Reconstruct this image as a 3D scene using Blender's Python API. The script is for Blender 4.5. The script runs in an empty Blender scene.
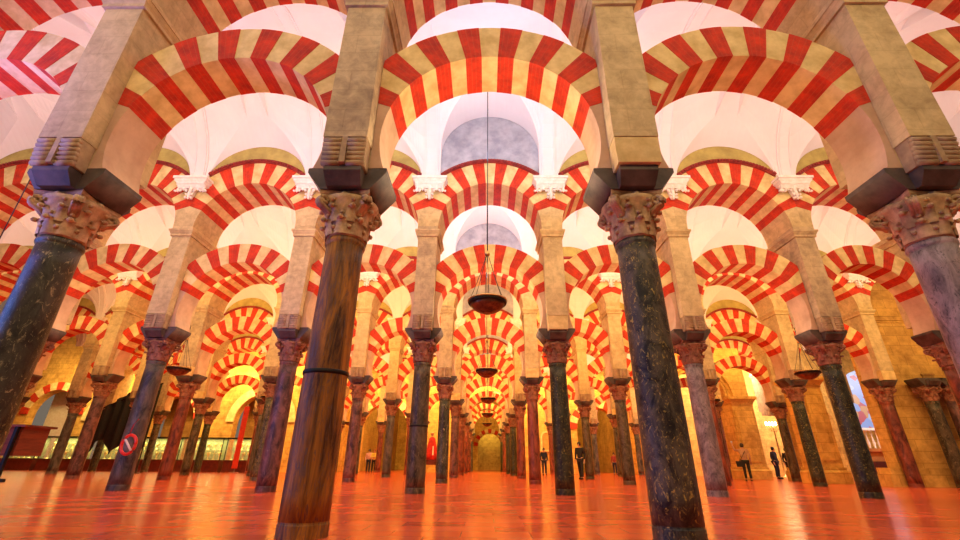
import bpy, math, random
from math import sin, cos, pi, sqrt, atan2, asin, radians
from mathutils import Vector, Matrix
random.seed(7)
SC = bpy.context.scene
COL = SC.collection

# ------------------------------------------------------------------ camera
F_PX, TILT, YAW, ROLL, CAM_H, CAM_X = 437.255, .4198, -.0157, .0092, .5618, -.0912
fwd = Vector((sin(YAW) * cos(TILT), cos(YAW) * cos(TILT), sin(TILT)))
rgt = Vector((cos(YAW), -sin(YAW), 0))
up = rgt.cross(fwd)
r2 = cos(ROLL) * rgt + sin(ROLL) * up
u2 = -sin(ROLL) * rgt + cos(ROLL) * up
cd = bpy.data.cameras.new('camera')
cam = bpy.data.objects.new('camera', cd)
COL.objects.link(cam)
cam.matrix_world = Matrix(((r2.x, u2.x, -fwd.x, CAM_X), (r2.y, u2.y, -fwd.y, 0), (r2.z, u2.z, -fwd.z, CAM_H), (0, 0, 0, 1)))
cd.sensor_width = 36
cd.lens = F_PX / 960 * 36
cd.clip_end = 300
cd.clip_start = .05
SC.camera = cam

# ------------------------------------------------------------------ world, exposure
SC.view_settings.view_transform = 'Standard'
SC.view_settings.look = 'None'
SC.view_settings.gamma = 1
SC.view_settings.use_curve_mapping = False
SC.view_settings.exposure = 0.50
wd = bpy.data.worlds.new('world')
SC.world = wd
wd.use_nodes = True
wd.node_tree.nodes['Background'].inputs[0].default_value = (1.0, .80, .60, 1)
wd.node_tree.nodes['Background'].inputs[1].default_value = .12

# ------------------------------------------------------------------ lights
Z1, S, W = 4.2364, 6.1666, 3.2
NROW = 6
def rowY(r): return Z1 + (r - 1) * S

def area(name, loc, rot, sx, sy, power, color):
    l = bpy.data.lights.new(name, 'AREA')
    l.shape = 'RECTANGLE'
    l.size, l.size_y, l.energy, l.color = sx, sy, power, color
    o = bpy.data.objects.new(name, l)
    COL.objects.link(o)
    o.location = loc
    o.rotation_euler = rot
    return o

UPROT = (pi, 0, 0)
def FWROT(down): return (radians(90 - down), 0, 0)      # faces +Y, tilted down
WARM = (1.0, .66, .30)
GOLD = (1.0, .60, .17)
PINK = (1.0, .87, .82)
COOL = (.34, .62, 1.0)
# added one-sided strips floating mid-aisle, turned up to brighten the vaults
for k in range(0, 7):
    ym = rowY(k) + S / 2
    half = 9 if k < 1 else (15 if k == 1 else 21)
    col = PINK if k < 3 else WARM
    w = half - 1.6
    for s in (-1, 1):
        area('vault_fill', (s * (1.6 + w / 2), ym, 6.3), UPROT, w, .5, 8.2 * w * (1.0 if k else .5), col)
    area('vault_fill', (0, ym, 6.3), UPROT, 3.0, .5, (84 if k < 3 else 34), COOL if k < 3 else WARM)
# warm fill strips added behind each arcade, out of view, washing the next one
for k in range(0, 7):
    y = rowY(k) + .75
    half = 8 if k < 1 else (12 if k == 1 else 19)
    col = (1.0, .72, .34) if k < 1 else (WARM if k < 2 else GOLD)
    area('arcade_fill', (0, y, 7.0), FWROT(28), 2 * half, .4, 2 * half * (16 if k < 1 else (17 if k < 2 else 25)), col)
# strips added mid-arch, standing in for floods on the capitals, lighting the soffits
for k in range(1, 7):
    for i in range(-3 if k > 1 else -2, 3):
        area('soffit_fill', ((i * .985 * W - .055) if k == 1 else i * W, rowY(k), 3.3), UPROT, 1.9, .5, 32 if i == 0 else (7 if k == 1 else 13), (1.0, .80, .50) if k < 3 else WARM)
# unseen cool fill lights added at the left, bluing the near columns and arch
area('cool_left_fill', (-10.5, 2.4, 2.4), (radians(90), 0, radians(-84)), 1.2, 3.8, 230, (.14, .30, 1.0))
area('cool_left_fill', (-7.3, 2.5, 3.7), (radians(120), 0, 0), 2.0, .8, 115, (.34, .24, 1.0))
area('choir_fill', (20.5, 22.4, 5.2), FWROT(50), 3, .4, 160, (1.0, .9, .85))  # added fill for the choir behind the right gap
# fill strips added to brighten the chapels and walls at the back
area('chapel_fill', (-22, 29.5, 6.6), FWROT(35), 18, .5, 900, (1.0, .66, .22))
area('chapel_fill', (0, 36.2, 6.6), FWROT(35), 20, .5, 700, (1.0, .60, .20))
area('chapel_fill', (.5, 41, 7.0), FWROT(30), 20, .5, 1200, (1.0, .74, .18))
area('choir_fill', (18.5, 29, 6.6), FWROT(40), 8, .5, 700, (1.0, .80, .66))  # added fill for the wall behind the two visitors at right

# ------------------------------------------------------------------ materials
MATS = {}
def nodes(name):
    m = bpy.data.materials.new(name)
    m.use_nodes = True
    nt = m.node_tree
    b = nt.nodes['Principled BSDF']
    return m, nt, b

def N(nt, t, **kw):
    n = nt.nodes.new(t)
    for k, v in kw.items(): setattr(n, k, v)
    return n

def ramp(nt, fac, stops):
    r = N(nt, 'ShaderNodeValToRGB')
    e = r.color_ramp.elements
    while len(e) < len(stops): e.new(.5)
    for i, (p, c) in enumerate(stops):
        e[i].position = p
        e[i].color = (*c, 1)
    nt.links.new(fac, r.inputs[0])
    return r.outputs[0]

def coords(nt, scale=(1, 1, 1), rnd=True):
    tc = N(nt, 'ShaderNodeTexCoord')
    mp = N(nt, 'ShaderNodeMapping')
    mp.inputs['Scale'].default_value = scale
    nt.links.new(tc.outputs['Object'], mp.inputs[0])
    if rnd:
        oi = N(nt, 'ShaderNodeObjectInfo')
        mu = N(nt, 'ShaderNodeMath', operation='MULTIPLY')
        mu.inputs[1].default_value = 37.0
        nt.links.new(oi.outputs['Random'], mu.inputs[0])
        nt.links.new(mu.outputs[0], mp.inputs['Location'])
    return mp.outputs[0]

def noise(nt, vec, scale, detail=4, rough=.6, dist=0):
    n = N(nt, 'ShaderNodeTexNoise')
    n.inputs['Scale'].default_value = scale
    n.inputs['Detail'].default_value = detail
    n.inputs['Roughness'].default_value = rough
    n.inputs['Distortion'].default_value = dist
    nt.links.new(vec, n.inputs['Vector'])
    return n.outputs['Fac']

def bump(nt, b, h, strength=.3, dist=.02):
    bp = N(nt, 'ShaderNodeBump')
    bp.inputs['Strength'].default_value = strength
    bp.inputs['Distance'].default_value = dist
    nt.links.new(h, bp.inputs['Height'])
    nt.links.new(bp.outputs[0], b.inputs['Normal'])

def mat(name, c1, c2=None, scale=3, rough=.7, metal=0, bumps=.2, stretch=(1, 1, 1), dist=0, detail=5, lo=.35, hi=.65, spec=.5):
    if name in MATS: return MATS[name]
    m, nt, b = nodes(name)
    c2 = c2 or tuple(x * .7 for x in c1)
    v = coords(nt, stretch)
    f = noise(nt, v, scale, detail, .6, dist)
    nt.links.new(ramp(nt, f, [(lo, c2), (hi, c1)]), b.inputs['Base Color'])
    b.inputs['Roughness'].default_value = rough
    b.inputs['Metallic'].default_value = metal
    b.inputs['Specular IOR Level'].default_value = spec
    if bumps: bump(nt, b, f, bumps)
    MATS[name] = m
    return m

def mix(nt, fac, a, bcol):
    mx = N(nt, 'ShaderNodeMix', data_type='RGBA')
    if isinstance(fac, float): mx.inputs[0].default_value = fac
    else: nt.links.new(fac, mx.inputs[0])
    for i, c in ((6, a), (7, bcol)):
        if isinstance(c, tuple): mx.inputs[i].default_value = (*c, 1)
        else: nt.links.new(c, mx.inputs[i])
    return mx.outputs[2]

def marble(name, dark, mid, fleck, vein_amt=.5, streak=(1, 1, .35), rough=.28, scale=4, lo=.58):
    m, nt, b = nodes(name)
    v = coords(nt, streak)
    a = noise(nt, v, scale, 8, .68, .8)
    base = ramp(nt, a, [(.38, dark), (.62, mid)])
    f = noise(nt, v, scale * 2.6, 10, .75, 2.2)
    msk = ramp(nt, f, [(lo, (0, 0, 0)), (lo + .07, (vein_amt,) * 3)])
    nt.links.new(mix(nt, msk, base, fleck), b.inputs['Base Color'])
    b.inputs['Roughness'].default_value = rough + .10
    b.inputs['Specular IOR Level'].default_value = .35
    bump(nt, b, f, .5, .012)
    MATS[name] = m
    return m

def voussoir(name, c1, c2, mortar, bricks):
    """brick or stone coloured per voussoir; brick joints run along the radius"""
    m, nt, b = nodes(name)
    tc = N(nt, 'ShaderNodeTexCoord')
    sp = N(nt, 'ShaderNodeSeparateXYZ')
    nt.links.new(tc.outputs['Object'], sp.inputs[0])
    at = N(nt, 'ShaderNodeMath', operation='ARCTAN2')
    nt.links.new(sp.outputs['Z'], at.inputs[0])
    nt.links.new(sp.outputs['X'], at.inputs[1])
    v = coords(nt)
    f = noise(nt, v, 5, 7, .7)
    base = ramp(nt, f, [(.32, c2), (.66, c1)])
    mu = N(nt, 'ShaderNodeMath', operation='MULTIPLY_ADD')
    mu.inputs[1].default_value = bricks
    mu.inputs[2].default_value = 50
    nt.links.new(at.outputs[0], mu.inputs[0])
    fr = N(nt, 'ShaderNodeMath', operation='FRACT')
    nt.links.new(mu.outputs[0], fr.inputs[0])
    lt = N(nt, 'ShaderNodeMath', operation='LESS_THAN')
    lt.inputs[1].default_value = .13
    nt.links.new(fr.outputs[0], lt.inputs[0])
    am = N(nt, 'ShaderNodeMath', operation='MULTIPLY')
    am.inputs[1].default_value = .30
    nt.links.new(lt.outputs[0], am.inputs[0])
    nt.links.new(mix(nt, am.outputs[0], base, mortar), b.inputs['Base Color'])
    b.inputs['Roughness'].default_value = .75
    bump(nt, b, f, .35, .015)
    MATS[name] = m
    return m

RED = voussoir('red_brick', (.72, .038, .003), (.34, .014, .002), (.52, .13, .05), 24.0)
CREAM = mat('cream_stone', (.87, .68, .32), (.60, .43, .17), scale=4, rough=.8, bumps=.3, detail=8)
def masonry(name, c1, c2, joint, bw=.55, bh=.30, scale=6, amt=.5):
    """dressed stone blocks with faint joints"""
    m, nt, b = nodes(name)
    tc = N(nt, 'ShaderNodeTexCoord')
    sp = N(nt, 'ShaderNodeSeparateXYZ'); nt.links.new(tc.outputs['Object'], sp.inputs[0])
    ad = N(nt, 'ShaderNodeMath', operation='ADD')
    nt.links.new(sp.outputs['X'], ad.inputs[0]); nt.links.new(sp.outputs['Y'], ad.inputs[1])
    cb = N(nt, 'ShaderNodeCombineXYZ')
    nt.links.new(ad.outputs[0], cb.inputs[0]); nt.links.new(sp.outputs['Z'], cb.inputs[1])
    br = N(nt, 'ShaderNodeTexBrick')
    br.inputs['Scale'].default_value = 1
    br.inputs['Brick Width'].default_value = bw
    br.inputs['Row Height'].default_value = bh
    br.inputs['Mortar Size'].default_value = .007
    br.inputs['Color1'].default_value = (1, 1, 1, 1)
    br.inputs['Color2'].default_value = (.78, .76, .74, 1)
    br.inputs['Mortar'].default_value = (*joint, 1)
    nt.links.new(cb.outputs[0], br.inputs['Vector'])
    v = coords(nt)
    f = noise(nt, v, scale, 10, .68, .4)
    f1 = noise(nt, v, scale * .22, 3, .5)
    av = N(nt, 'ShaderNodeMath', operation='MULTIPLY_ADD'); av.inputs[1].default_value = .35
    nt.links.new(f1, av.inputs[0])
    sc_ = N(nt, 'ShaderNodeMath', operation='MULTIPLY'); sc_.inputs[1].default_value = .65
    nt.links.new(f, sc_.inputs[0]); nt.links.new(sc_.outputs[0], av.inputs[2])
    base = ramp(nt, av.outputs[0], [(.36, c2), (.60, c1)])
    mx = N(nt, 'ShaderNodeMix', data_type='RGBA', blend_type='MULTIPLY')
    mx.inputs[0].default_value = amt
    nt.links.new(base, mx.inputs[6]); nt.links.new(br.outputs['Color'], mx.inputs[7])
    nt.links.new(mx.outputs[2], b.inputs['Base Color'])
    b.inputs['Roughness'].default_value = .85
    bump(nt, b, f, .5, .012)
    MATS[name] = m
    return m
STONE = masonry('pier_sandstone', (.70, .55, .29), (.42, .31, .16), (.45, .38, .3), amt=.2)
STONE2 = masonry('weathered_sandstone', (.62, .48, .28), (.31, .23, .15), (.4, .35, .3), amt=.25)
SPRING = mat('plain_springer_stone', (.66, .45, .30), (.48, .31, .20), scale=2.2, rough=.8, bumps=.25, detail=8)
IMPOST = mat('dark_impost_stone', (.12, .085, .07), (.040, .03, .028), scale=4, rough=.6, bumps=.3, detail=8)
ROLL = mat('rolled_corbel_stone', (.50, .36, .20), (.30, .20, .12), scale=6, rough=.8, bumps=.3)
PLASTER = mat('white_vault_plaster', (.86, .79, .78), (.81, .72, .72), scale=.8, rough=.9, bumps=.03)
PLWHITE = mat('carved_white_plaster', (.88, .82, .77), (.78, .68, .60), scale=8, rough=.8, bumps=.2)
LUNG = mat('grey_lunette_plaster', (.50, .50, .56), (.30, .30, .37), scale=2.5, rough=.9, bumps=.1, detail=9, dist=.2)
LUNO = mat('ochre_lunette_plaster', (.52, .42, .12), (.36, .28, .08), scale=3, rough=.9, bumps=.1)
RIM = mat('dark_red_archivolt', (.36, .035, .025), (.20, .02, .018), scale=9, rough=.7, bumps=.2)
GOLDW = masonry('golden_masonry', (.78, .48, .12), (.40, .21, .045), (.35, .25, .15), .8, .38, 3, .7)
GOLDD = masonry('deep_gold_stone', (.56, .32, .08), (.28, .14, .035), (.35, .25, .15), .8, .38, 3, .7)
IRON = mat('black_iron', (.02, .018, .016), (.01, .01, .01), rough=.5, metal=.6, bumps=0)
BRASS = mat('aged_brass', (.20, .10, .05), (.08, .04, .03), scale=12, rough=.35, metal=.8, bumps=.1)
GILT = mat('gilt_rim', (.75, .52, .22), (.5, .3, .1), scale=12, rough=.3, metal=.9, bumps=0)
CHAIN = mat('steel_chain', (.10, .10, .11), (.04, .04, .05), rough=.5, metal=.7, bumps=0)
WOOD = mat('red_brown_wood', (.30, .06, .018), (.16, .03, .010), scale=4, rough=.6, stretch=(.4, 1, 6), bumps=.05)
DWOOD = mat('dark_red_wood', (.14, .022, .012), (.07, .012, .008), scale=4, rough=.35, bumps=.05)

MARB = {
 'orange-brown': marble('brown_streaked_marble', (.045, .016, .004), (.46, .19, .025), (.12, .075, .06), .9, (1, 1, .14), .40, 8, .52),
 'blue-black': marble('blue_black_marble', (.008, .010, .010), (.13, .11, .075), (.58, .42, .10), 1.0, (1, 1, .6), .27, 7, .56),
 'black-veined': marble('black_veined_marble', (.014, .014, .010), (.085, .08, .055), (.42, .36, .18), .9, (1, 1, .5), .28, 4.5, .56),
 'pinkish-grey': marble('pink_grey_marble', (.11, .085, .095), (.42, .33, .34), (.05, .04, .045), .9, (1, 1, .5), .32, 5, .55),
 'dark brown': marble('dark_brown_marble', (.018, .013, .008), (.14, .10, .055), (.36, .27, .12), .8, (1, 1, .45), .28, 6, .57),
 'black gold-flecked': marble('gold_flecked_marble', (.008, .010, .006), (.055, .055, .030), (.58, .42, .08), 1.0, (1, 1, .8), .25, 6, .57),
 'purple-brown': marble('purple_brown_marble', (.040, .018, .020), (.23, .10, .085), (.36, .22, .16), .7, (1, 1, .5), .3, 5, .58),
 'red-brown': marble('red_brown_marble', (.06, .014, .008), (.30, .075, .04), (.38, .19, .10), .6, (1, 1, .4), .28, 5, .60),
 'smooth dark grey': marble('dark_grey_marble', (.028, .024, .026), (.15, .12, .10), (.34, .25, .15), .6, (1, 1, .4), .28, 5, .60),
}
CAPM = {
 'sandy': mat('sandy_capital_stone', (.66, .46, .25), (.28, .17, .085), scale=7, rough=.7, bumps=.5, detail=8),
 'reddish': mat('reddish_capital_stone', (.42, .18, .10), (.16, .06, .035), scale=7, rough=.65, bumps=.4, detail=8),
}

def floor_mat():
    m, nt, b = nodes('polished_red_marble_floor')
    v = coords(nt, rnd=False)
    br = N(nt, 'ShaderNodeTexBrick')
    br.offset = .5
    br.inputs['Scale'].default_value = 1
    br.inputs['Brick Width'].default_value = .62
    br.inputs['Row Height'].default_value = .36
    br.inputs['Mortar Size'].default_value = .006
    br.inputs['Color1'].default_value = (.88, .165, .066, 1)
    br.inputs['Color2'].default_value = (.64, .090, .036, 1)
    br.inputs['Mortar'].default_value = (.58, .085, .035, 1)
    nt.links.new(v, br.inputs['Vector'])
    f = noise(nt, v, .9, 4, .55, .3)
    g = ramp(nt, f, [(.30, (.86, .82, .80)), (.70, (1.06, 1.1, 1.1))])
    mx = N(nt, 'ShaderNodeMix', data_type='RGBA', blend_type='MULTIPLY')
    mx.inputs[0].default_value = 1
    nt.links.new(br.outputs['Color'], mx.inputs[6])
    nt.links.new(g, mx.inputs[7])
    nt.links.new(mx.outputs[2], b.inputs['Base Color'])
    f2 = noise(nt, v, 2.5, 3)
    rr = N(nt, 'ShaderNodeMapRange')
    rr.inputs['To Min'].default_value = .14
    rr.inputs['To Max'].default_value = .26
    nt.links.new(f2, rr.inputs[0])
    nt.links.new(rr.outputs[0], b.inputs['Roughness'])
    bump(nt, b, f2, .08, .02)
    return m
FLOOR = floor_mat()

# ------------------------------------------------------------------ mesh helpers
class MB:
    def __init__(s): s.v, s.f, s.m, s.sm = [], [], [], []
    def add(s, vs, fs, mi=0, smooth=False):
        o = len(s.v)
        s.v += [tuple(p) for p in vs]
        for f in fs:
            s.f.append([i + o for i in f]); s.m.append(mi); s.sm.append(smooth)
    def box(s, x0, x1, y0, y1, z0, z1, mi=0):
        vs = [(x, y, z) for z in (z0, z1) for y in (y0, y1) for x in (x0, x1)]
        s.add(vs, [(0, 2, 3, 1), (4, 5, 7, 6), (0, 1, 5, 4), (2, 6, 7, 3), (0, 4, 6, 2), (1, 3, 7, 5)], mi)
    def frustum(s, b, t, z0, z1, mi=0, cx=0, cy=0):
        vs = []
        for (hx, hy), z in ((b, z0), (t, z1)):
            vs += [(cx + sx * hx, cy + sy * hy, z) for sx, sy in ((-1, -1), (1, -1), (1, 1), (-1, 1))]
        s.add(vs, [(3, 2, 1, 0), (4, 5, 6, 7)] + [(i, (i + 1) % 4, 4 + (i + 1) % 4, 4 + i) for i in range(4)], mi)
    def lathe(s, prof, n=24, mi=0, smooth=True, c=(0, 0, 0)):
        vs, fs = [], []
        for r, z in prof:
            vs += [(c[0] + r * cos(2 * pi * i / n), c[1] + r * sin(2 * pi * i / n), c[2] + z) for i in range(n)]
        for j in range(len(prof) - 1):
            for i in range(n):
                a, b_ = j * n + i, j * n + (i + 1) % n
                fs.append((a, b_, b_ + n, a + n))
        fs.append(tuple(range(n - 1, -1, -1)))
        fs.append(tuple((len(prof) - 1) * n + i for i in range(n)))
        s.add(vs, fs, mi, smooth)
        s.sm[-1] = s.sm[-2] = False
    def tube(s, pts, r, n=8, mi=0, smooth=True):
        pts = [Vector(p) for p in pts]
        rs = r if isinstance(r, (list, tuple)) else [r] * len(pts)
        vs, fs = [], []
        for i, p in enumerate(pts):
            d = (pts[min(i + 1, len(pts) - 1)] - pts[max(i - 1, 0)]).normalized()
            a = Vector((0, 0, 1)) if abs(d.z) < .9 else Vector((1, 0, 0))
            u = d.cross(a).normalized(); w = d.cross(u)
            vs += [tuple(p + rs[i] * (u * cos(2 * pi * k / n) + w * sin(2 * pi * k / n))) for k in range(n)]
        for j in range(len(pts) - 1):
            for k in range(n):
                a, b_ = j * n + k, j * n + (k + 1) % n
                fs.append((a, a + n, b_ + n, b_))
        fs.append(tuple(range(n))); fs.append(tuple((len(pts) - 1) * n + k for k in range(n - 1, -1, -1)))
        s.add(vs, fs, mi, smooth)
    def prism(s, poly, y0, y1, mi=0, smooth=False, caps=True):
        """poly in (x,z), counter-clockwise seen from -Y"""
        n = len(poly)
        vs = [(x, y0, z) for x, z in poly] + [(x, y1, z) for x, z in poly]
        fs = [(i, i + n, (i + 1) % n + n, (i + 1) % n) for i in range(n)]
        if caps: fs += [tuple(range(n)), tuple(range(2 * n - 1, n - 1, -1))]
        s.add(vs, fs, mi, smooth)
    def mesh(s, name, mats):
        me = bpy.data.meshes.new(name)
        me.from_pydata(s.v, [], s.f)
        for m_ in (mats if isinstance(mats, (list, tuple)) else [mats]): me.materials.append(m_)
        me.polygons.foreach_set('material_index', s.m)
        me.polygons.foreach_set('use_smooth', s.sm)
        me.update()
        return me

def link(name, data, parent=None, loc=(0, 0, 0), rotz=0, scale=(1, 1, 1)):
    o = bpy.data.objects.new(name, data)
    COL.objects.link(o)
    o.parent = parent
    o.location = loc
    o.rotation_euler = (0, 0, rotz)
    o.scale = scale
    return o
def build(name, mb, mats, parent=None, **kw): return link(name, mb.mesh(name, mats), parent, **kw)
def tag(o, label, cat, group=None):
    o['label'] = label
    o['category'] = cat
    if group: o['group'] = group
    return o
def structure(o):
    o['kind'] = 'structure'
    return o

# ------------------------------------------------------------------ where things stand, in words
ORD = ['', 'first', 'second', 'third', 'fourth', 'fifth', 'sixth', 'seventh', 'eighth', 'ninth']
def col_place(r, ix):      # ix = half-integers
    side = 'left' if ix < 0 else 'right'
    n = int(abs(ix) + .5)
    return f'{ORD[n]} {side} of centre aisle in {ORD[r]} row'
def bay_place(r, i):
    if i == 0: return f'over centre aisle in {ORD[r]} row'
    side = 'left' if i < 0 else 'right'
    return f'{ORD[abs(i)]} {side} of centre in {ORD[r]} row'

# ------------------------------------------------------------------ floor
mb = MB(); mb.box(-36, 30, -6, 72, -.2, 0)
structure(build('floor', mb, FLOOR))

# ------------------------------------------------------------------ vaults
H = (S - 1.1) / 2
def zb(y): return 7.57 + H * sqrt(max(0, 1 - (y / H) ** 2))
def vault_bay(mb, cx, cy, side, xs):
    """barrel along X with a lunette over each arch"""
    def zl(x, y):
        q = sqrt(max(0, 1 - (x / 1.35) ** 2))
        if side: return 7.60 + 1.17 * q + .8 * (H - abs(y))
        return 8.5 + 1.36 * q
    cols = []
    M = 14
    for k in range(-M, M + 1):
        x = 1.35 * sin(pi / 2 * k / M)
        lo, hi = 0, H                    # |y| where barrel meets lunette
        for _ in range(40):
            m_ = (lo + hi) / 2
            if zb(m_) > zl(x, m_): lo = m_
            else: hi = m_
        ys = lo
        pts = []
        n1, n2 = 4, 12
        for j in range(n1): y = -H + (H - ys) * j / n1; pts.append((y, zl(x, y)))
        for j in range(n2 + 1): y = ys * sin(pi / 2 * (j / n2 * 2 - 1)); pts.append((y, zb(y)))
        for j in range(1, n1 + 1): y = ys + (H - ys) * j / n1; pts.append((y, zl(x, y)))
        cols.append((x, pts))
    e = [(p[0], zb(p[0])) for p in cols[0][1]]
    allc = [(-W / 2, e), (-1.3501, e)] + cols + [(1.3501, e), (W / 2, e)]
    vs, fs = [], []
    n = len(e)
    for x, pts in allc: vs += [(cx + x * xs, cy + y, z) for y, z in pts]
    for a in range(len(allc) - 1):
        for j in range(n - 1):
            i0 = a * n + j
            fs.append((i0, i0 + 1, i0 + n + 1, i0 + n))
    mb.add(vs, fs)

XR = {0: (-4, 3), 1: (-5, 5), 2: (-8, 6), 3: (-9, 6), 4: (-9, 6), 5: (-9, 6), 6: (-9, 6)}
def rx(r, X): return X * .985 - .055 if r == 1 else X
for k in range(0, 6):
    mb = MB()
    for i in range(XR[k][0], XR[k][1] + 1):
        vault_bay(mb, i * W, rowY(k) + S / 2, i != 0, 1)
    structure(build('ceiling', mb, PLASTER))
# transverse ribs, a band with two fillets
mb = MB()
def strip(mb, x0, x1, off):
    n = 24
    vs = []
    for x in (x0, x1):
        for o_ in (0, off):
            for j in range(n + 1):
                a = pi * (j / n)
                vs.append((x, -(H - o_) * cos(a), 7.57 + (H - o_) * sin(a)))
    m_ = n + 1
    fs = []
    for j in range(n):
        fs += [(m_ + j, m_ + j + 1, 3 * m_ + j + 1, 3 * m_ + j), (j, m_ + j, m_ + j + 1, j + 1), (2 * m_ + j, 2 * m_ + j + 1, 3 * m_ + j + 1, 3 * m_ + j)]
    mb.add(vs, fs)
strip(mb, -.19, .19, .05); strip(mb, -.15, -.12, .075); strip(mb, .12, .15, .075)
rib_me = mb.mesh('vault_rib', PLASTER)
for k in range(1, 6):
    for i in range(XR[k][0], XR[k][1] + 2):
        structure(link('trim', rib_me, None, (i * W - W / 2, rowY(k) + S / 2, 0)))

# ------------------------------------------------------------------ arcades: meshes
AC_L, R_L, RO_L = 4.0, 1.28, 1.81      # lower arch centre height, intrados, extrados
AC_U, R_U, RO_U = 6.2, 1.335, 2.0
def ring(R, RO, clip, t, n=15, a0=20.5):
    mb = MB()
    step = (180 - 2 * a0) / n
    for k in range(n):
        A = [radians(a0 + step * (k + q / 3)) for q in range(4)]
        inn = [(R * cos(a), R * sin(a)) for a in A]
        out = [(min(RO, clip / max(1e-6, abs(cos(a)))) * cos(a), min(RO, clip / max(1e-6, abs(cos(a)))) * sin(a)) for a in A]
        e = .006 if k % 2 == 0 else 0
        mb.prism(inn[::-1] + out, -t - e, t + e, 0 if k % 2 == 0 else 1)
    return mb
lower_ring = ring(R_L, RO_L, 1.355, .285).mesh('lower_ring', [RED, CREAM])
upper_ring = ring(R_U, RO_U, 1.6, .55).mesh('upper_ring', [RED, CREAM])

def springer_lower(s):
    mb = MB()
    A = [radians(20.5 - 40.5 * q / 8) for q in range(9)]
    inn = [(R_L * cos(a), R_L * sin(a)) for a in A] + [(1.165, 3.56 - AC_L)]
    poly = inn + [(1.355, 3.56 - AC_L), (1.355, 1.355 * math.tan(radians(20.5)))]
    poly = [(s * x, z) for x, z in poly]
    if s < 0: poly = poly[::-1]
    mb.prism(poly[::-1], -.285, .285, 0)
    return mb.mesh('springer', SPRING)
def springer_upper(s):
    mb = MB()
    A = [radians(20.5 * q / 5) for q in range(6)]
    inn = [(R_U * cos(a), R_U * sin(a)) for a in A]
    poly = inn + [(1.6, 1.6 * math.tan(radians(20.5))), (1.6, 0)]
    poly = [(s * x, z) for x, z in poly]
    if s < 0: poly = poly[::-1]
    mb.prism(poly, -.55, .55, 0)
    return mb.mesh('springer', STONE)
SPL = [springer_lower(s) for s in (-1, 1)]
SPU = [springer_upper(s) for s in (-1, 1)]

def archivolt():
    mb = MB()
    a1 = math.acos(1.34 / 2.10)
    n = 20
    for k in range(n):
        a, b_ = a1 + (pi - 2 * a1) * k / n, a1 + (pi - 2 * a1) * (k + 1) / n
        mb.prism([(2.0 * cos(b_), 2.0 * sin(b_)), (2.0 * cos(a), 2.0 * sin(a)), (2.10 * cos(a), 2.10 * sin(a)), (2.10 * cos(b_), 2.10 * sin(b_))], -.61, -.55, 0)
    m_ = 34
    for k in range(m_):
        a = a1 + .03 + (pi - 2 * a1 - .06) * k / (m_ - 1)
        d = .013
        mb.prism([(r_ * cos(a + q), r_ * sin(a + q)) for r_, q in ((2.015, d), (2.015, -d), (2.075, -d), (2.075, d))], -.65, -.605, 0)
    return mb.mesh('archivolt', RIM)
ARCHV = archivolt()

def wall_bay(m_):
    """plaster wall over the upper arch, up to the vault"""
    mb = MB()
    n = 24
    xs = [-1.6 + 3.2 * k / n for k in range(n + 1)]
    for k in range(n):
        a, b_ = xs[k], xs[k + 1]
        za, zb_ = sqrt(RO_U ** 2 - a * a), sqrt(RO_U ** 2 - b_ * b_)
        mb.prism([(a, za), (b_, zb_), (b_, 3.75), (a, 3.75)], -.54, .54, 0)
    return mb.mesh('arcade_wall', m_)
WALLG, WALLO = wall_bay(LUNG), wall_bay(LUNO)

# pier between the two tiers of arches
def pier_meshes():
    mb = MB()
    mb.box(-.24, .24, -.285, .285, 3.56, 3.82)
    mb.box(-.24, .24, -.50, .50, 3.82, 5.92)
    shaft = mb
    mo = MB()
    mo.box(-.275, .275, -.535, .535, 5.92, 5.97)
    mo.frustum((.275, .535), (.31, .58), 5.97, 6.05)
    mo.box(-.32, .32, -.59, .59, 6.05, 6.10)
    top = MB(); top.box(-.263, .263, -.55, .55, 6.10, 6.20)
    ro = MB()
    for k in range(6):
        z = 3.505 + .055 * k
        y = .445 + .006 * k
        for x0, x1 in ((-.23, -.035), (.035, .23)):
            ro.tube([(x0, -y, z + .0), (x1, -y, z)], .034, 10)
    ro.box(-.03, .03, -.50, -.40, 3.485, 3.82)
    ro.box(-.225, .225, -.45, -.286, 3.485, 3.82)
    pl = MB()
    pl.box(-.235, .235, -.49, -.286, 3.62, 3.815)
    pl.frustum((.225, .10), (.235, .105), 3.485, 3.62, 0, 0, -.388)
    return shaft, mo, top, ro, pl
_sh, _mo, _top, _ro, _pl = pier_meshes()
PM = {}
for key, m_ in (('a', STONE), ('b', STONE2)):
    PM[key] = (_sh.mesh('pier_shaft', m_), _mo.mesh('moulding', m_), _top.mesh('pier_top', m_))
ROLLM, PLAINM = _ro.mesh('rolled_corbel', ROLL), _pl.mesh('plain_corbel', CREAM)

# impost: a cross in plan, its side arms flaring out under the arch feet
mb = MB()
mb.frustum((.185, .34), (.20, .445), 3.29, 3.42); mb.box(-.20, .20, -.445, .445, 3.42, 3.48)
mb.add([(-.27, -.28, 3.29), (.27, -.28, 3.29), (.27, .28, 3.29), (-.27, .28, 3.29),
        (-.435, -.285, 3.50), (.435, -.285, 3.50), (.435, .285, 3.50), (-.435, .285, 3.50),
        (-.435, -.285, 3.555), (.435, -.285, 3.555), (.435, .285, 3.555), (-.435, .285, 3.555)],
       [(3, 2, 1, 0), (8, 9, 10, 11)] + [(i, (i + 1) % 4, 4 + (i + 1) % 4, 4 + i) for i in range(4)] + [(4 + i, 4 + (i + 1) % 4, 8 + (i + 1) % 4, 8 + i) for i in range(4)])
IMPM = mb.mesh('impost_block', IMPOST)

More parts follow.
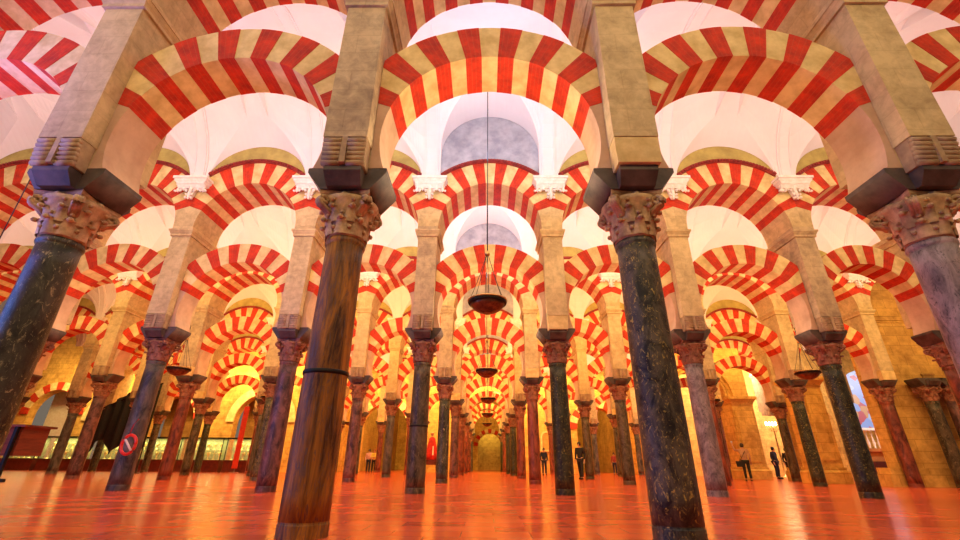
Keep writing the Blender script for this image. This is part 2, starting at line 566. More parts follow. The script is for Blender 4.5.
# ------------------------------------------------------------------ capital
def capital_parts():
    bell = MB()
    bell.lathe([(.205, 2.765), (.208, 2.80), (.222, 2.95), (.245, 3.07), (.285, 3.18), (.31, 3.22)], 24)
    # leaves: tongues that lean out and curl over, in two tiers
    lv = MB()
    for tier, (z0, z1, n, off, ra, wd_) in enumerate(((2.78, 2.97, 8, 0, .206, .074), (2.92, 3.11, 8, pi / 8, .222, .066))):
        for k in range(n):
            a = 2 * pi * k / n + off
            path = []
            for q in range(7):
                t = q / 6
                rr = ra + .012 + .02 * t + (.042 * max(0, (t - .55) / .45) ** 1.5)
                zz = z0 + (z1 - z0) * min(1, t * 1.12) - (.028 if q == 6 else 0)
                wdt = wd_ * (1 - .35 * t) * (1 if q < 6 else .6)
                path.append((rr, zz, wdt))
            vs, fs = [], []
            for rr, zz, wdt in path:
                for s, dr in ((-1, -.014), (-.45, .008), (.45, .008), (1, -.014)):
                    px, py = rr + dr, s * wdt
                    vs.append((px * cos(a) - py * sin(a), px * sin(a) + py * cos(a), zz))
            for j in range(6):
                for c in range(3):
                    i0 = j * 4 + c
                    fs.append((i0, i0 + 1, i0 + 5, i0 + 4))
            lv.add(vs, fs, 0, True)
            # knob of the curled tip
            rr, zz, _ = path[-1]
            kn = []
            for q in range(5):
                tt = -pi / 2 + pi * q / 4
                kn.append((.030 * cos(tt) + .002, .026 * sin(tt)))
            lv.lathe(kn, 8, 0, True, (rr * cos(a), rr * sin(a), zz + .005))
    for k in range(8):      # drilled knobs between the tiers
        for z_, r_, o_ in ((2.86, .222, pi / 8), (3.02, .245, 0), (3.17, .285, pi / 8)):
            a = 2 * pi * k / 8 + o_
            lv.lathe([(.001, -.022), (.020, -.014), (.026, 0), (.020, .014), (.001, .022)], 6, 0, False, (r_ * cos(a), r_ * sin(a), z_))
    vo = MB()
    for k in range(4):
        a = pi / 4 + k * pi / 2
        d = Vector((cos(a), sin(a), 0)); t = Vector((-sin(a), cos(a), 0))
        pts = []
        for q in range(15):
            th = -pi / 2 + q / 14 * 2.6 * pi
            rr = .062 * (1 - q / 14 * .72)
            c = d * .325 + Vector((0, 0, 3.165))
            pts.append(c + d * (rr * cos(th)) + Vector((0, 0, rr * sin(th))))
        pts = [d * .22 + Vector((0, 0, 3.02)), d * .26 + Vector((0, 0, 3.06))] + pts
        for s in (-.028, 0, .028):
            vo.tube([p + t * s for p in pts], .024, 6)
    ab = MB()
    # concave-sided abacus
    poly = []
    for k in range(4):
        a = -3 * pi / 4 + k * pi / 2
        c0 = Vector((cos(a), sin(a))) * .385
        c1 = Vector((cos(a + pi / 2), sin(a + pi / 2))) * .385
        for q in range(7):
            t = q / 7
            p = c0.lerp(c1, t)
            mid = (c0 + c1) / 2
            p = p - mid.normalized() * .04 * sin(pi * t)
            poly.append(p)
    n = len(poly)
    vs = [(p.x * .93, p.y * .93, 3.225) for p in poly] + [(p.x, p.y, 3.25) for p in poly] + [(p.x, p.y, 3.29) for p in poly]
    fs = [tuple(range(n - 1, -1, -1)), tuple(range(2 * n, 3 * n))]
    for j in (0, n): fs += [(j + i, j + (i + 1) % n, j + n + (i + 1) % n, j + n + i) for i in range(n)]
    ab.add(vs, fs)
    for k in range(4):      # rosette at the middle of each side
        a = k * pi / 2
        ab.lathe([(.001, -.045), (.035, -.03), (.05, 0), (.035, .03), (.001, .045)], 8, 0, True, (.245 * cos(a), .245 * sin(a), 3.235))
    return bell, lv, vo, ab
_cb, _cl, _cv, _ca = capital_parts()
CM = {k: (_cb.mesh('bell', m_), _cl.mesh('acanthus_leaves', m_), _cv.mesh('volutes', m_), _ca.mesh('abacus', m_)) for k, m_ in CAPM.items()}

_shaft = MB()
prof = [(.232, .0), (.232, .05), (.218, .065), (.214, .12)]
_sft = [(.209, .12)] + [(.209 - .016 * (q / 12) ** 1.4, .12 + 2.56 * q / 12) for q in range(1, 13)] + [(.193, 2.68), (.207, 2.70), (.212, 2.72), (.207, 2.745), (.2, 2.765)]
_base = MB(); _base.lathe([(.213, 0), (.213, .003), (.212, .098), (.212, .101), (.2065, .104), (.2065, .112), (.2065, .113), (.2095, .12)], 32)
_shaft.lathe(_sft, 32)
SHM = {k: _shaft.mesh('shaft', m_) for k, m_ in MARB.items()}
BSM = {k: _base.mesh('base', m_) for k, m_ in MARB.items()}
_band = MB(); _band.lathe([(.205, 0), (.213, .004), (.213, .036), (.205, .04)], 32)
BANDM = _band.mesh('iron_band', IRON)

def column(X, Y, r, kind, cap, place, band=None):
    words = {'sandy': 'sandy capital', 'reddish': 'reddish capital'}[cap]
    e = link('marble_column', None, None, (X, Y, 0), 0)
    lab = f'{kind} marble column, {place}'
    tag(e, lab, 'column', 'marble columns of the prayer hall')
    rz = (random.random() - .5) * .2
    link('base', BSM[kind], e)
    link('shaft', SHM[kind], e, rotz=random.choice((0, 1, 2, 3)) * pi / 2)
    cp = link('capital', CM[cap][0], e)
    link('leaves', CM[cap][1], cp)
    link('volutes', CM[cap][2], cp)
    link('abacus', CM[cap][3], cp)
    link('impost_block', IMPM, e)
    if band:
        b_ = link('iron_band', BANDM, e, (0, 0, band)); b_['label'] = 'black iron band round the shaft'
    return e

def pier(X, Y, r, place, key, rolls):
    e = link('masonry_pier', None, None, (X, Y, 0))
    tag(e, f'{"sandstone" if key == "a" else "weathered"} pier with {"rolled" if rolls else "plain"} foot, on column {place}', 'pier', 'piers between the arch tiers')
    link('pier_shaft', PM[key][0], e)
    m_ = link('moulding', PM[key][1], e)
    link('pier_top', PM[key][2], e)
    c = link('rolled_corbel' if rolls else 'plain_corbel', ROLLM if rolls else PLAINM, e)
    return e

# console under each vault rib: slab, tiers and hanging leaves
def console():
    a = MB()
    a.box(-.46, .46, -.86, -.551, 7.50, 7.57)
    a.box(-.43, .43, -.82, -.551, 7.44, 7.50)
    a.frustum((.36, .10), (.41, .13), 7.36, 7.44, 0, 0, -.68)
    l = MB()
    l.frustum((.30, .05), (.40, .10), 7.27, 7.37, 0, 0, -.66)
    for x, ln in ((-.34, .20), (-.19, .15), (0, .42), (.19, .15), (.34, .20)):
        y0 = -.69
        w_ = .055 if abs(x) != 0 else .065
        l.lathe([(.001, -ln), (w_ * .55, -ln + .04), (w_ * .8, -ln * .55), (w_ * .45, -ln * .3), (w_, -.02), (w_ * .8, .02)], 10, 0, True, (x, y0, 7.34))
        for t_ in ((.75,) if x else (.35, .62, .85)):
            for q_ in (-1, 1):
                l.lathe([(.001, -.040), (.034, -.02), (.036, .01), (.001, .035)], 8, 0, True, (x + q_ * (w_ + .012 + (.03 if t_ == .35 else 0)), y0 - .01, 7.34 - ln * t_))
    l.frustum((.03, .03), (.10, .05), 6.98, 7.30, 0, 0, -.61)
    return a.mesh('slab', PLWHITE), l.mesh('leaf_cluster', PLWHITE)
CONS = console()

# ------------------------------------------------------------------ arcades: placing
KIND = {(1, -1.5): 'black-veined', (1, -.5): 'orange-brown', (1, .5): 'blue-black', (1, 1.5): 'pinkish-grey',
        (2, -2.5): 'smooth dark grey', (2, -1.5): 'purple-brown', (2, -.5): 'dark brown', (2, .5): 'black gold-flecked', (2, 1.5): 'pinkish-grey', (2, 2.5): 'black gold-flecked',
        (3, -.5): 'black-veined', (3, .5): 'red-brown', (3, 1.5): 'dark brown', (3, -1.5): 'purple-brown', (3, -2.5): 'blue-black', (3, -3.5): 'red-brown', (3, -4.5): 'purple-brown',
        (3, 2.5): 'red-brown', (3, 3.5): 'black gold-flecked', (3, 4.5): 'red-brown', (4, .5): 'red-brown', (4, -.5): 'purple-brown'}
kinds = list(MARB)[4:]
cols = {1: [-2.5, -1.5, -.5, .5, 1.5, 2.5], 2: [x - .5 for x in range(-4, 4)] , 3: [x - .5 for x in range(-6, 6)],
        4: [x - .5 for x in range(-7, 6)], 5: [x - .5 for x in range(-7, 6)], 6: [x - .5 for x in range(-3, 5)]}
arches = {1: range(-2, 3), 2: range(-4, 3), 3: range(-6, 5), 4: range(-6, 5), 5: range(-6, 5), 6: range(-6, 5)}
uppers = {1: range(-2, 3), 2: range(-4, 5), 3: range(-7, 6), 4: range(-7, 6), 5: range(-7, 6), 6: range(-6, 6)}
for r in range(1, NROW + 1):
    Y = rowY(r)
    for ix in cols[r]:
        kd = KIND.get((r, ix)) or random.choice(kinds)
        cap = 'sandy' if r == 1 else 'reddish'
        X = rx(r, ix * W)
        place = col_place(r, ix)
        band = 1.33 if (r, ix) in ((1, -.5), (2, -.5)) else None
        column(X, Y, r, kd, cap, place, band)
    hi = max(max(uppers[r]), max(arches[r])) ; lo_ = min(uppers[r])
    for j in range(lo_, max(uppers[r]) + 2):
        ix = j - .5
        X = 10.85 if (r, ix) == (2, 3.5) else rx(r, ix * W)
        if ix in cols[r] or True:
            key = 'a' if (j * 7 + r * 3) % 3 else 'b'
            rolls = not ((r == 1 and ix == .5) or (r == 2 and ix in (.5,)) or (j + r) % 4 == 0 and r > 2)
            pier(X, Y, r, col_place(r, ix), key, rolls)
            if r > 1:
                e = link('plaster_console', None, None, (X, Y, 0))
                tag(e, f'white carved plaster console under the vault rib, {col_place(r, ix)}', 'corbel', 'vault consoles')
                link('slab', CONS[0], e); link('leaf_cluster', CONS[1], e)
    sx = .985 if r == 1 else 1
    for i in arches[r]:
        e = link('horseshoe_arch', lower_ring, None, (rx(r, i * W), Y, AC_L), 0, (sx, 1, 1))
        tag(e, f'red and cream lower horseshoe arch, {bay_place(r, i)}', 'arch', 'lower striped arches')
        for s in (0, 1): link('springer', SPL[s], e)
    for i in uppers[r]:
        e = link('upper_arch', upper_ring, None, (rx(r, i * W), Y, AC_U), 0, (sx, 1, 1))
        tag(e, f'broad red and cream upper arch, {bay_place(r, i)}', 'arch', 'upper striped arches')
        for s in (0, 1): link('springer', SPU[s], e)
        if r > 1:
            a_ = link('archivolt', ARCHV, e); a_['label'] = 'dark red toothed rim round the arch'
        w_ = link('lunette_wall', WALLG if i == 0 else WALLO, e); w_['label'] = 'grey painted lunette' if i == 0 else 'ochre lunette'
# columns standing against the right-hand masonry
column(10.85, rowY(2), 2, 'red-brown', 'reddish', 'cut by the right edge in second row')
e = link('horseshoe_arch', lower_ring, None, (9.425, rowY(2), AC_L), 0, (.89, 1, 1))
tag(e, 'red and cream lower horseshoe arch cut by the outer right column', 'arch', 'lower striped arches')
for q in (0, 1): link('springer', SPL[q], e)
column(15.8, 16.35, 3, 'dark brown', 'reddish', 'left one of a pair before the right wall pier')
column(16.55, 16.35, 3, 'purple-brown', 'reddish', 'right one of a pair before the right wall pier')

# ------------------------------------------------------------------ hanging lamps
def lamp_parts():
    b = MB()
    b.lathe([(.07, -.185), (.085, -.185), (.09, -.172), (.16, -.155), (.23, -.115), (.285, -.06), (.315, 0), (.30, 0), (.27, -.04), (.12, -.09), (.02, -.10)], 36)
    rm = MB()
    rm.lathe([(.305, -.02), (.335, -.015), (.345, .01), (.335, .035), (.305, .04)], 36)
    gr = MB(); gr.lathe([(.345, .036), (.352, .042), (.350, .060), (.33, .062)], 36)
    chs = []
    for k in range(6):
        ch = MB(); chs.append(('suspension_chain', ch, CHAIN))
        a = 2 * pi * k / 6 + .4
        pts = [(.33 * (1 - t) * cos(a) + .015 * t * cos(a), .33 * (1 - t) * sin(a) + .015 * t * sin(a), .04 + .93 * t - .05 * sin(pi * t)) for t in (0, .2, .4, .6, .8, 1)]
        ch.tube(pts, .006, 5)
    cr = MB(); cr.lathe([(.01, .93), (.045, .95), (.05, .98), (.02, 1.02), (.008, 1.05)], 12)
    lg = MB(); lg.tube([(0, 0, 1.04), (0, 0, 6.90)], .011, 6)
    return [('bowl', b, BRASS), ('rim', rm, IRON), ('rim_band', gr, GILT), ('crown', cr, GILT), ('long_chain', lg, CHAIN)] + chs
LP = [(n_, m_.mesh(n_, mt)) for n_, m_, mt in lamp_parts()]
def lamp(X, Y, lab):
    e = link('hanging_lamp', None, None, (X, Y, 3.18))
    tag(e, lab, 'lamp', 'hanging bowl lamps')
    for n_, me in LP: link(n_, me, e)
ZW = ['', 'largest and nearest', 'second', 'third', 'fourth', 'fifth']
for k in range(1, 6):
    y = rowY(k) + S / 2
    lamp(-.07 if k < 3 else 0, y, f'dark bowl lamp on long chain in centre aisle, {ZW[k]} from the viewer')
    if k > 1:
        lamp(-9.6, y, f'dark bowl lamp over left side aisle, {ORD[k - 1]} behind the second row')
        if k < 4: lamp(9.65, y, f'dark bowl lamp over right side aisle, {ORD[k - 1]} behind the second row')
lamp(-9.45, rowY(1) + S / 2, 'dark lamp at left edge, only its hanging chain in view')

# ------------------------------------------------------------------ golden masonry: piers and walls
def masonry_pier(x0, x1, y0, y1, lab, top=4.15, z1=10, m_=GOLDW):
    cx, cy, hx, hy = (x0 + x1) / 2, (y0 + y1) / 2, (x1 - x0) / 2, (y1 - y0) / 2
    e = link('square_pier', None, None, (cx, cy, 0)); tag(e, lab, 'pier')
    b = MB(); b.box(-hx - .12, hx + .12, -hy - .12, hy + .12, 0, .42); b.frustum((hx + .12, hy + .12), (hx + .03, hy + .03), .42, .52)
    b.box(-hx - .06, hx + .06, -hy - .06, hy + .06, .52, .60)
    build('base', b, m_, e)
    s = MB(); s.box(-hx, hx, -hy, hy, .60, top - .4)
    build('shaft', s, m_, e)
    p = MB()
    p.box(-hx + .14, hx - .14, -hy - .04, -hy + .01, .85, top - .75); p.box(-hx - .04, -hx + .01, -hy + .14, hy - .14, .85, top - .75)
    build('raised_panel', p, m_, e)
    c = MB(); z = top - .4
    c.box(-hx - .03, hx + .03, -hy - .03, hy + .03, z, z + .08)
    c.frustum((hx + .03, hy + .03), (hx + .16, hy + .16), z + .08, z + .26)
    c.box(-hx - .20, hx + .20, -hy - .20, hy + .20, z + .26, z + .40)
    build('capital', c, m_, e)
    return e
masonry_pier(13.45, 14.6, 25.2, 26.6, 'tall golden square pier behind the photographing visitor, right side')
masonry_pier(14.95, 15.6, 23.35, 24.0, 'golden pier right of the bright gap, behind red column')
masonry_pier(13.3, 14.2, 19.3, 20.4, 'broad golden panelled pier under the right hanging lamp')
# big wall pier at the right, row three, with plaque
e = link('wall_pier', None, None, (16.4, 17.2, 0)); tag(e, 'massive golden wall pier at right edge with small plaque', 'pier')
mb = MB(); mb.box(-2.1, 2.6, -.35, .15, .6, 10.0); build('pier_body', mb, GOLDW, e)
mb = MB(); mb.box(-2.62, 2.7, -.47, .22, 0, .40); mb.box(-2.5, 2.65, -.41, .18, .40, .60); build('base', mb, GOLDW, e)
mb = MB(); mb.box(-2.2, 2.65, -.43, .2, 5.92, 6.1); mb.box(-2.15, 2.62, -.39, .18, 5.84, 5.92); build('moulding', mb, GOLDW, e)
mb = MB(); mb.box(-.1, .30, -.40, -.35, 1.6, 3.8); mb.box(-.14, .34, -.42, -.345, 1.55, 1.62); mb.box(-.14, .34, -.42, -.345, 3.78, 3.85)
o = build('plaque', mb, GOLDD, e); o['label'] = 'tall narrow stone plaque'

def arch_wall(name, x0, x1, y0, y1, ztop, openings, m_, along='x'):
    """wall with round-arched openings (centre, radius, springing)"""
    mb = MB()
    ops = sorted(openings)
    cur = x0
    for c, R, zs in ops:
        mb.prism([(cur, 0), (c - R, 0), (c - R, ztop), (cur, ztop)], y0, y1)
        n = 20
        for k in range(n):
            a, b_ = pi - pi * k / n, pi - pi * (k + 1) / n
            mb.prism([(c + R * cos(a), zs + R * sin(a)), (c + R * cos(b_), zs + R * sin(b_)), (c + R * cos(b_), ztop), (c + R * cos(a), ztop)], y0, y1)
        cur = c + R
    mb.prism([(cur, 0), (x1, 0), (x1, ztop), (cur, ztop)], y0, y1)
    o = build(name, mb, m_)
    return structure(o)

def arch_trim(cx, y, R, zs, m_, stripes=False, wd_=.5, n=13):
    mb = MB()
    for k in range(n):
        A = [pi * (k + q / 3) / n for q in range(4)]
        mb.prism([(R * cos(a), R * sin(a)) for a in A][::-1] + [((R + wd_) * cos(a), (R + wd_) * sin(a)) for a in A], -.12, .02, 0 if k % 2 == 0 and stripes else 1)
    for a0_, r_ in ((0, R + wd_ + .04),):
        pass
    return structure(build('trim', mb, [RED, m_], loc=(cx, y, zs)))

# back wall of the left part
arch_wall('wall_back', -36, -12.0, 32.2, 32.8, 12, [(-31, 1.7, 3.6), (-26.6, 1.5, 3.2), (-22.2, 1.5, 3.4), (-15.9, 1.9, 3.2)], GOLDW)
for cx, R, zs, st in ((-31, 1.7, 3.6, True), (-26.6, 1.5, 3.2, False), (-22.2, 1.5, 3.4, True), (-15.9, 1.9, 3.2, False)):
    arch_trim(cx, 32.2, R, zs, CREAM, True if st else False, .55)
    mb = MB(); mb.box(cx - R - .3, cx + R + .3, 34.0, 34.1, 0, 6.5)
    structure(build('wall_niche', mb, PLWHITE if cx == -31 else GOLDD))
mb = MB(); mb.box(-36, -35.6, 0, 34, 0, 10); structure(build('wall_left', mb, GOLDD))
# back wall of the middle part
arch_wall('wall_back', -12.0, 13.2, 38.8, 39.6, 12, [(-8.6, 1.9, 3.4), (.3, 1.9, 3.9), (9.2, 1.7, 3.4)], GOLDW)
for cx, R, zs in ((-8.6, 1.9, 3.4), (.3, 1.9, 3.9), (9.2, 1.7, 3.4)): arch_trim(cx, 38.8, R, zs, CREAM, True, .6)
mb = MB(); mb.box(-12.2, -11.8, 32.2, 39.6, 0, 12); structure(build('wall_return', mb, GOLDW))
arch_wall('wall_back', 13.2, 30, 33.0, 33.8, 12, [(17.5, 1.6, 3.4), (23, 1.6, 3.4)], GOLDW)
mb = MB(); mb.box(13.0, 13.4, 33.0, 39.6, 0, 12); structure(build('wall_return', mb, GOLDW))
# passage beyond the middle opening, with columns and an end wall
arch_wall('wall_end', -11, 12, 57.4, 58, 12, [(.4, 1.45, 2.7)], GOLDW)
arch_trim(.4, 57.4, 1.45, 2.7, CREAM, True, .5)
mb = MB(); mb.box(-3, 4, 60, 60.3, 0, 8); structure(build('wall_end', mb, GOLDD))
area('chapel_fill', (.4, 58.3, 5.0), FWROT(50), 3, .4, 90, (1.0, .85, .22))  # added fill behind the end archway
mb = MB(); mb.box(-11.3, -11, 39.6, 58, 0, 12); mb.box(12, 12.3, 39.6, 58, 0, 12); structure(build('wall_passage', mb, GOLDD))
mb = MB(); mb.box(-11, 12, 39.6, 58, 8, 8.2); structure(build('ceiling', mb, GOLDW))

# ------------------------------------------------------------------ niche beside the centre
mb = MB()
n = 14
pts = [(.38 * cos(pi * k / n), .95 + .38 * sin(pi * k / n)) for k in range(n + 1)]
outer = [(.52 * cos(pi * k / n), .95 + .52 * sin(pi * k / n)) for k in range(n + 1)]
mb.prism(list(reversed(pts)) + outer, -.08, 0)
for s in (-1, 1): mb.box(s * .45 - .07, s * .45 + .07, -.08, 0, 0, .95)
mb.box(-.6, .6, -.14, 0, -.12, 0)
e = build('wall_niche', mb, CREAM, loc=(4.95, 38.79, 1.75)); tag(e, 'small round-headed stone niche frame on the golden wall right of centre', 'niche')
mb = MB(); mb.prism([(-.38, 0), (.38, 0)] + pts, -.03, -.001); o = build('recess', mb, GOLDD, e); o['label'] = 'flat niche panel, shade of the hollow in its darker colour'  # flat sheet on the wall; the hollow's shade is put into its colour

# ------------------------------------------------------------------ rows seen through the middle opening
for r in (7, 8):
    Y = rowY(r)
    for ix in (-1.5, -.5, .5, 1.5):
        column(ix * W, Y + .6, r, random.choice(kinds), 'reddish', col_place(r, ix))
        pier(ix * W, Y + .6, r, col_place(r, ix), 'a', True)
    for i in (-1, 0, 1):
        e = link('horseshoe_arch', lower_ring, None, (i * W, Y + .6, AC_L))
        tag(e, f'red and cream lower horseshoe arch, {bay_place(r, i)}', 'arch', 'lower striped arches')
        for q in (0, 1): link('springer', SPL[q], e)

# moulded golden arch left of the big square pier
def moulded_arch(cx, y0, y1, R, zs, ztop, wl, wr, lab):
    e = link('moulded_arch', None, None, (cx, y0, 0)); tag(e, lab, 'arch')
    body = MB()
    n = 24
    for k in range(n):
        a, b_ = pi - pi * k / n, pi - pi * (k + 1) / n
        body.prism([(R * cos(a), zs + R * sin(a)), (R * cos(b_), zs + R * sin(b_)), (R * cos(b_), ztop), (R * cos(a), ztop)], 0, y1 - y0)
    body.prism([(-wl, zs), (-R, zs), (-R, ztop), (-wl, ztop)], 0, y1 - y0)
    body.prism([(R, zs), (wr, zs), (wr, ztop), (R, ztop)], 0, y1 - y0)
    build('arch_body', body, GOLDW, e)
    m2 = MB()
    for R0, R1, d in ((R, R + .10, .10), (R + .18, R + .26, .07), (R + .40, R + .52, .14)):
        for k in range(n):
            a, b_ = pi * k / n, pi * (k + 1) / n
            m2.prism([(R0 * cos(b_), zs + R0 * sin(b_)), (R0 * cos(a), zs + R0 * sin(a)), (R1 * cos(a), zs + R1 * sin(a)), (R1 * cos(b_), zs + R1 * sin(b_))], -d, 0)
    build('archivolt_mouldings', m2, GOLDW, e)
    return e
masonry_pier(9.1, 10.1, 25.3, 26.5, 'slender golden square pier, left foot of the moulded arch', m_=GOLDW)
moulded_arch(11.78, 25.3, 26.4, 1.45, 4.16, 6.9, 2.6, 2.75, 'golden moulded round arch behind the photographing visitor')

# ------------------------------------------------------------------ people
SKIN = mat('skin', (.55, .30, .19), (.48, .25, .16), rough=.6, bumps=0)
HAIRM = mat('dark_hair', (.035, .02, .014), (.02, .012, .01), rough=.6, bumps=0)
def cloth(name, c): return mat(name, c, tuple(x * .7 for x in c), scale=9, rough=.9, bumps=.2)
def skin_mesh(name, verts, edges, radii, m_, parent, root=0, sub=2):
    me = bpy.data.meshes.new(name)
    me.from_pydata([tuple(v) for v in verts], edges, [])
    o = bpy.data.objects.new(name, me)
    COL.objects.link(o)
    o.parent = parent
    me.materials.append(m_)
    sk = o.modifiers.new('skin', 'SKIN')
    sk.use_smooth_shade = True
    if not me.skin_vertices: me.skin_vertices.new()
    for i, r_ in enumerate(radii):
        d = me.skin_vertices[0].data[i]
        d.radius = r_ if isinstance(r_, tuple) else (r_, r_)
        d.use_root = (i == root)
    sb = o.modifiers.new('sub', 'SUBSURF'); sb.levels = sub; sb.render_levels = sub
    return o
def person(X, Y, rz, h, lab, top, legs, hair=HAIRM, pose='down', stride=.0, lean=0, bag=None):
    e = link('person', None, None, (X, Y, 0), rz, (h / 1.7,) * 3)
    tag(e, lab, 'person')
    pel, waist, chest, neck, head, crown = (0, 0, .92), (0, -.01 - lean * .3, 1.06), (0, -.01 - lean * .7, 1.27), (0, -.02 - lean, 1.44), (0, -.045 - lean, 1.555), (0, -.03 - lean, 1.63)
    def leg(s):
        st = stride * s
        return [(s * .095, 0, .86), (s * .10, -.02 - st * .5, .49), (s * .105, .02 - st, .09), (s * .11, -.05 - st, .035), (s * .115, -.14 - st, .03)]
    def arm(s):
        sh = (s * .18, -lean * .8, 1.38)
        if pose == 'phone':
            if s > 0: return [sh, (s * .29, -.12, 1.18), (s * .20, -.33, 1.40), (s * .19, -.39, 1.46)]
            return [sh, (s * .27, -.12, 1.16), (s * .12, -.32, 1.32), (s * .09, -.37, 1.37)]
        if pose == 'raise' and s > 0: return [sh, (s * .33, -.14, 1.36), (s * .40, -.28, 1.58), (s * .40, -.31, 1.66)]
        if pose == 'fold': return [sh, (s * .25, -.03, 1.12), (s * .07, -.20, 1.10), (-s * .0, -.21, 1.11)]
        return [sh, (s * .23, .02, 1.12), (s * .235, -.05, .88), (s * .235, -.07, .80)]
    V, E_, R_ = [pel, waist, chest, neck, head, crown], [(0, 1), (1, 2), (2, 3), (3, 4), (4, 5)], [(.12, .10), (.11, .09), (.13, .095), .05, (.075, .092), (.05, .06)]
    def chain(pts, rad, start):
        prev = start
        for p_, r_ in zip(pts, rad):
            V.append(p_); R_.append(r_); E_.append((prev, len(V) - 1)); prev = len(V) - 1
        return prev
    V.append((0, -.155 - lean, 1.55)); R_.append((.012, .014)); E_.append((4, 6))       # nose
    for s in (-1, 1):
        chain(leg(s), (.08, .055, .04, .04, .03), 0)
        a = arm(s)
        w = chain(a, (.05, .038, .026, .034), 2)
        d = (Vector(a[3]) - Vector(a[2])).normalized()
        side = d.cross(Vector((0, 0, 1)) if abs(d.z) < .8 else Vector((0, 1, 0))).normalized()
        for q, ln in enumerate((.070, .080, .075, .060)):
            b0 = Vector(a[3]) + d * .035 + side * (.024 * (q - 1.5))
            chain([b0, b0 + d * ln * .5 + Vector((0, -.006, 0)), b0 + d * ln + Vector((0, -.018, 0))], (.009, .008, .007), w)
        t0 = Vector(a[3]) - side * .03
        chain([t0, t0 - side * .02 + d * .03], (.011, .009), w)
    skin_mesh('body', V, E_, R_, SKIN, e)
    # jacket
    V, E_, R_ = [(0, 0, .90), waist, chest, (neck[0], neck[1], 1.40)], [(0, 1), (1, 2), (2, 3)], [(.155, .125), (.145, .12), (.165, .125), (.07, .065)]
    for s in (-1, 1):
        a = arm(s); chain(a[:3], (.068, .056, .042), 2)
    skin_mesh('jacket', V, E_, R_, top, e)
    V, E_, R_ = [(0, 0, .93)], [], [(.15, .12)]
    for s in (-1, 1): chain(leg(s)[:3], (.098, .072, .058), 0)
    skin_mesh('trousers', V, E_, R_, legs, e)
    for s in (-1, 1):
        l = leg(s); b = MB()
        b.lathe([(.001, -.045), (.045, -.04), (.055, 0), (.04, .04), (.001, .05)], 10)
        sh_ = build('shoe', b, IRON, e, loc=(l[3][0], l[3][1] - .02, .045)); sh_.scale = (1, 2.3, 1)
    b = MB()
    b.lathe([(.001, .105), (.05, .095), (.082, .055), (.090, .0), (.085, -.05), (.07, -.09)], 16)
    build('hair', b, hair, e, loc=(0, -.025 - lean, 1.60))
    for s in (-1, 1):
        b = MB(); b.lathe([(.001, -.010), (.010, 0), (.001, .010)], 8)
        build('eye', b, IRON, e, loc=(s * .032, -.128 - lean, 1.575))
    if pose in ('phone', 'raise'):
        b = MB(); b.box(-.04, .04, -.005, .005, -.075, .075)
        build('phone', b, mat('phone_screen', (.5, .62, .9), rough=.3, bumps=0), e, loc=(.40 if pose == 'raise' else .15, -.37 if pose == 'raise' else -.47, 1.74 if pose == 'raise' else 1.50))
    if bag:
        b = MB(); b.frustum((.15, .06), (.17, .08), .62, .88, 0, .24, .03); b.tube([(.24, .03, .86), (.12, -.12, 1.2), (-.12, -.05, 1.41), (-.05, .13, 1.3), (.22, .06, .88)], .012, 6)
        build('shoulder_bag', b, bag, e)
    return e
BLACKC, NAVY, TAN = cloth('black_cloth', (.018, .016, .018)), cloth('navy_cloth', (.02, .025, .06)), cloth('tan_cloth', (.50, .30, .19))
person(12.0, 22.4, 2.7, 1.62, 'person in tan top and black trousers raising a phone, before golden pier', TAN, BLACKC, pose='raise', bag=BLACKC)
person(4.32, 22.3, -.6, 1.62, 'tall person in black walking past third-row column, right of centre', BLACKC, BLACKC, stride=.14)
person(16.15, 27.0, .5, 1.66, 'person in navy on left of the pair in bright right gap', NAVY, NAVY)
person(16.75, 26.8, -.2, 1.60, 'person in black on right of the pair in bright right gap', BLACKC, BLACKC)
person(-8.55, 36.0, .15, 1.60, 'person in yellow top and dark trousers in left back doorway', cloth('yellow_cloth', (.80, .62, .12)), BLACKC, hair=mat('reddish_hair', (.40, .10, .03), bumps=0), pose='fold')
person(-9.05, 36.4, .3, 1.62, 'person in pale pink top beside the person in yellow', cloth('pink_cloth', (.75, .45, .45)), NAVY)
person(9.55, 35.9, -.3, 1.52, 'small distant person in dark red before bright yellow chapel', cloth('dark_red_cloth', (.30, .04, .03)), NAVY)
person(3.75, 31.5, .2, 1.65, 'distant person in dark blue beside the black gold-flecked column', NAVY, NAVY)

# ------------------------------------------------------------------ red robed statue on a table
REDC = mat('red_velvet', (.55, .015, .012), (.35, .008, .006), scale=6, rough=.8, bumps=.1)
e = link('draped_table', None, None, (-4.55, 37.2, 0)); tag(e, 'dark table carrying the red robed statue, left of centre aisle', 'table')
b = MB(); b.box(-.75, .75, -.4, .4, .84, .90); build('table_top', b, DWOOD, e)
b = MB(); b.box(-.70, .70, -.36, .36, .55, .84); build('apron', b, DWOOD, e)
for sx in (-1, 1):
    for sy in (-1, 1):
        b = MB(); b.lathe([(.05, 0), (.035, .12), (.055, .28), (.04, .45), (.05, .56)], 10); build('leg', b, DWOOD, e, loc=(sx * .64, sy * .30, 0))
e = link('statue', None, None, (-4.35, 37.2, .90)); tag(e, 'statue in a long red robe standing on the dark table', 'statue')
b = MB()
n = 40
prof = [(.50, 0), (.44, .5), (.36, 1.0), (.28, 1.35), (.26, 1.55), (.12, 1.68)]
vs, fs = [], []
for j, (r_, z) in enumerate(prof):
    for k in range(n):
        a = 2 * pi * k / n
        rr = r_ * (1 + .10 * (1 - z / 1.7) * sin(9 * a))
        vs.append((rr * cos(a), rr * .7 * sin(a), z))
for j in range(len(prof) - 1):
    for k in range(n): fs.append((j * n + k, j * n + (k + 1) % n, (j + 1) * n + (k + 1) % n, (j + 1) * n + k))
fs.append(tuple(range(n - 1, -1, -1))); fs.append(tuple((len(prof) - 1) * n + k for k in range(n)))
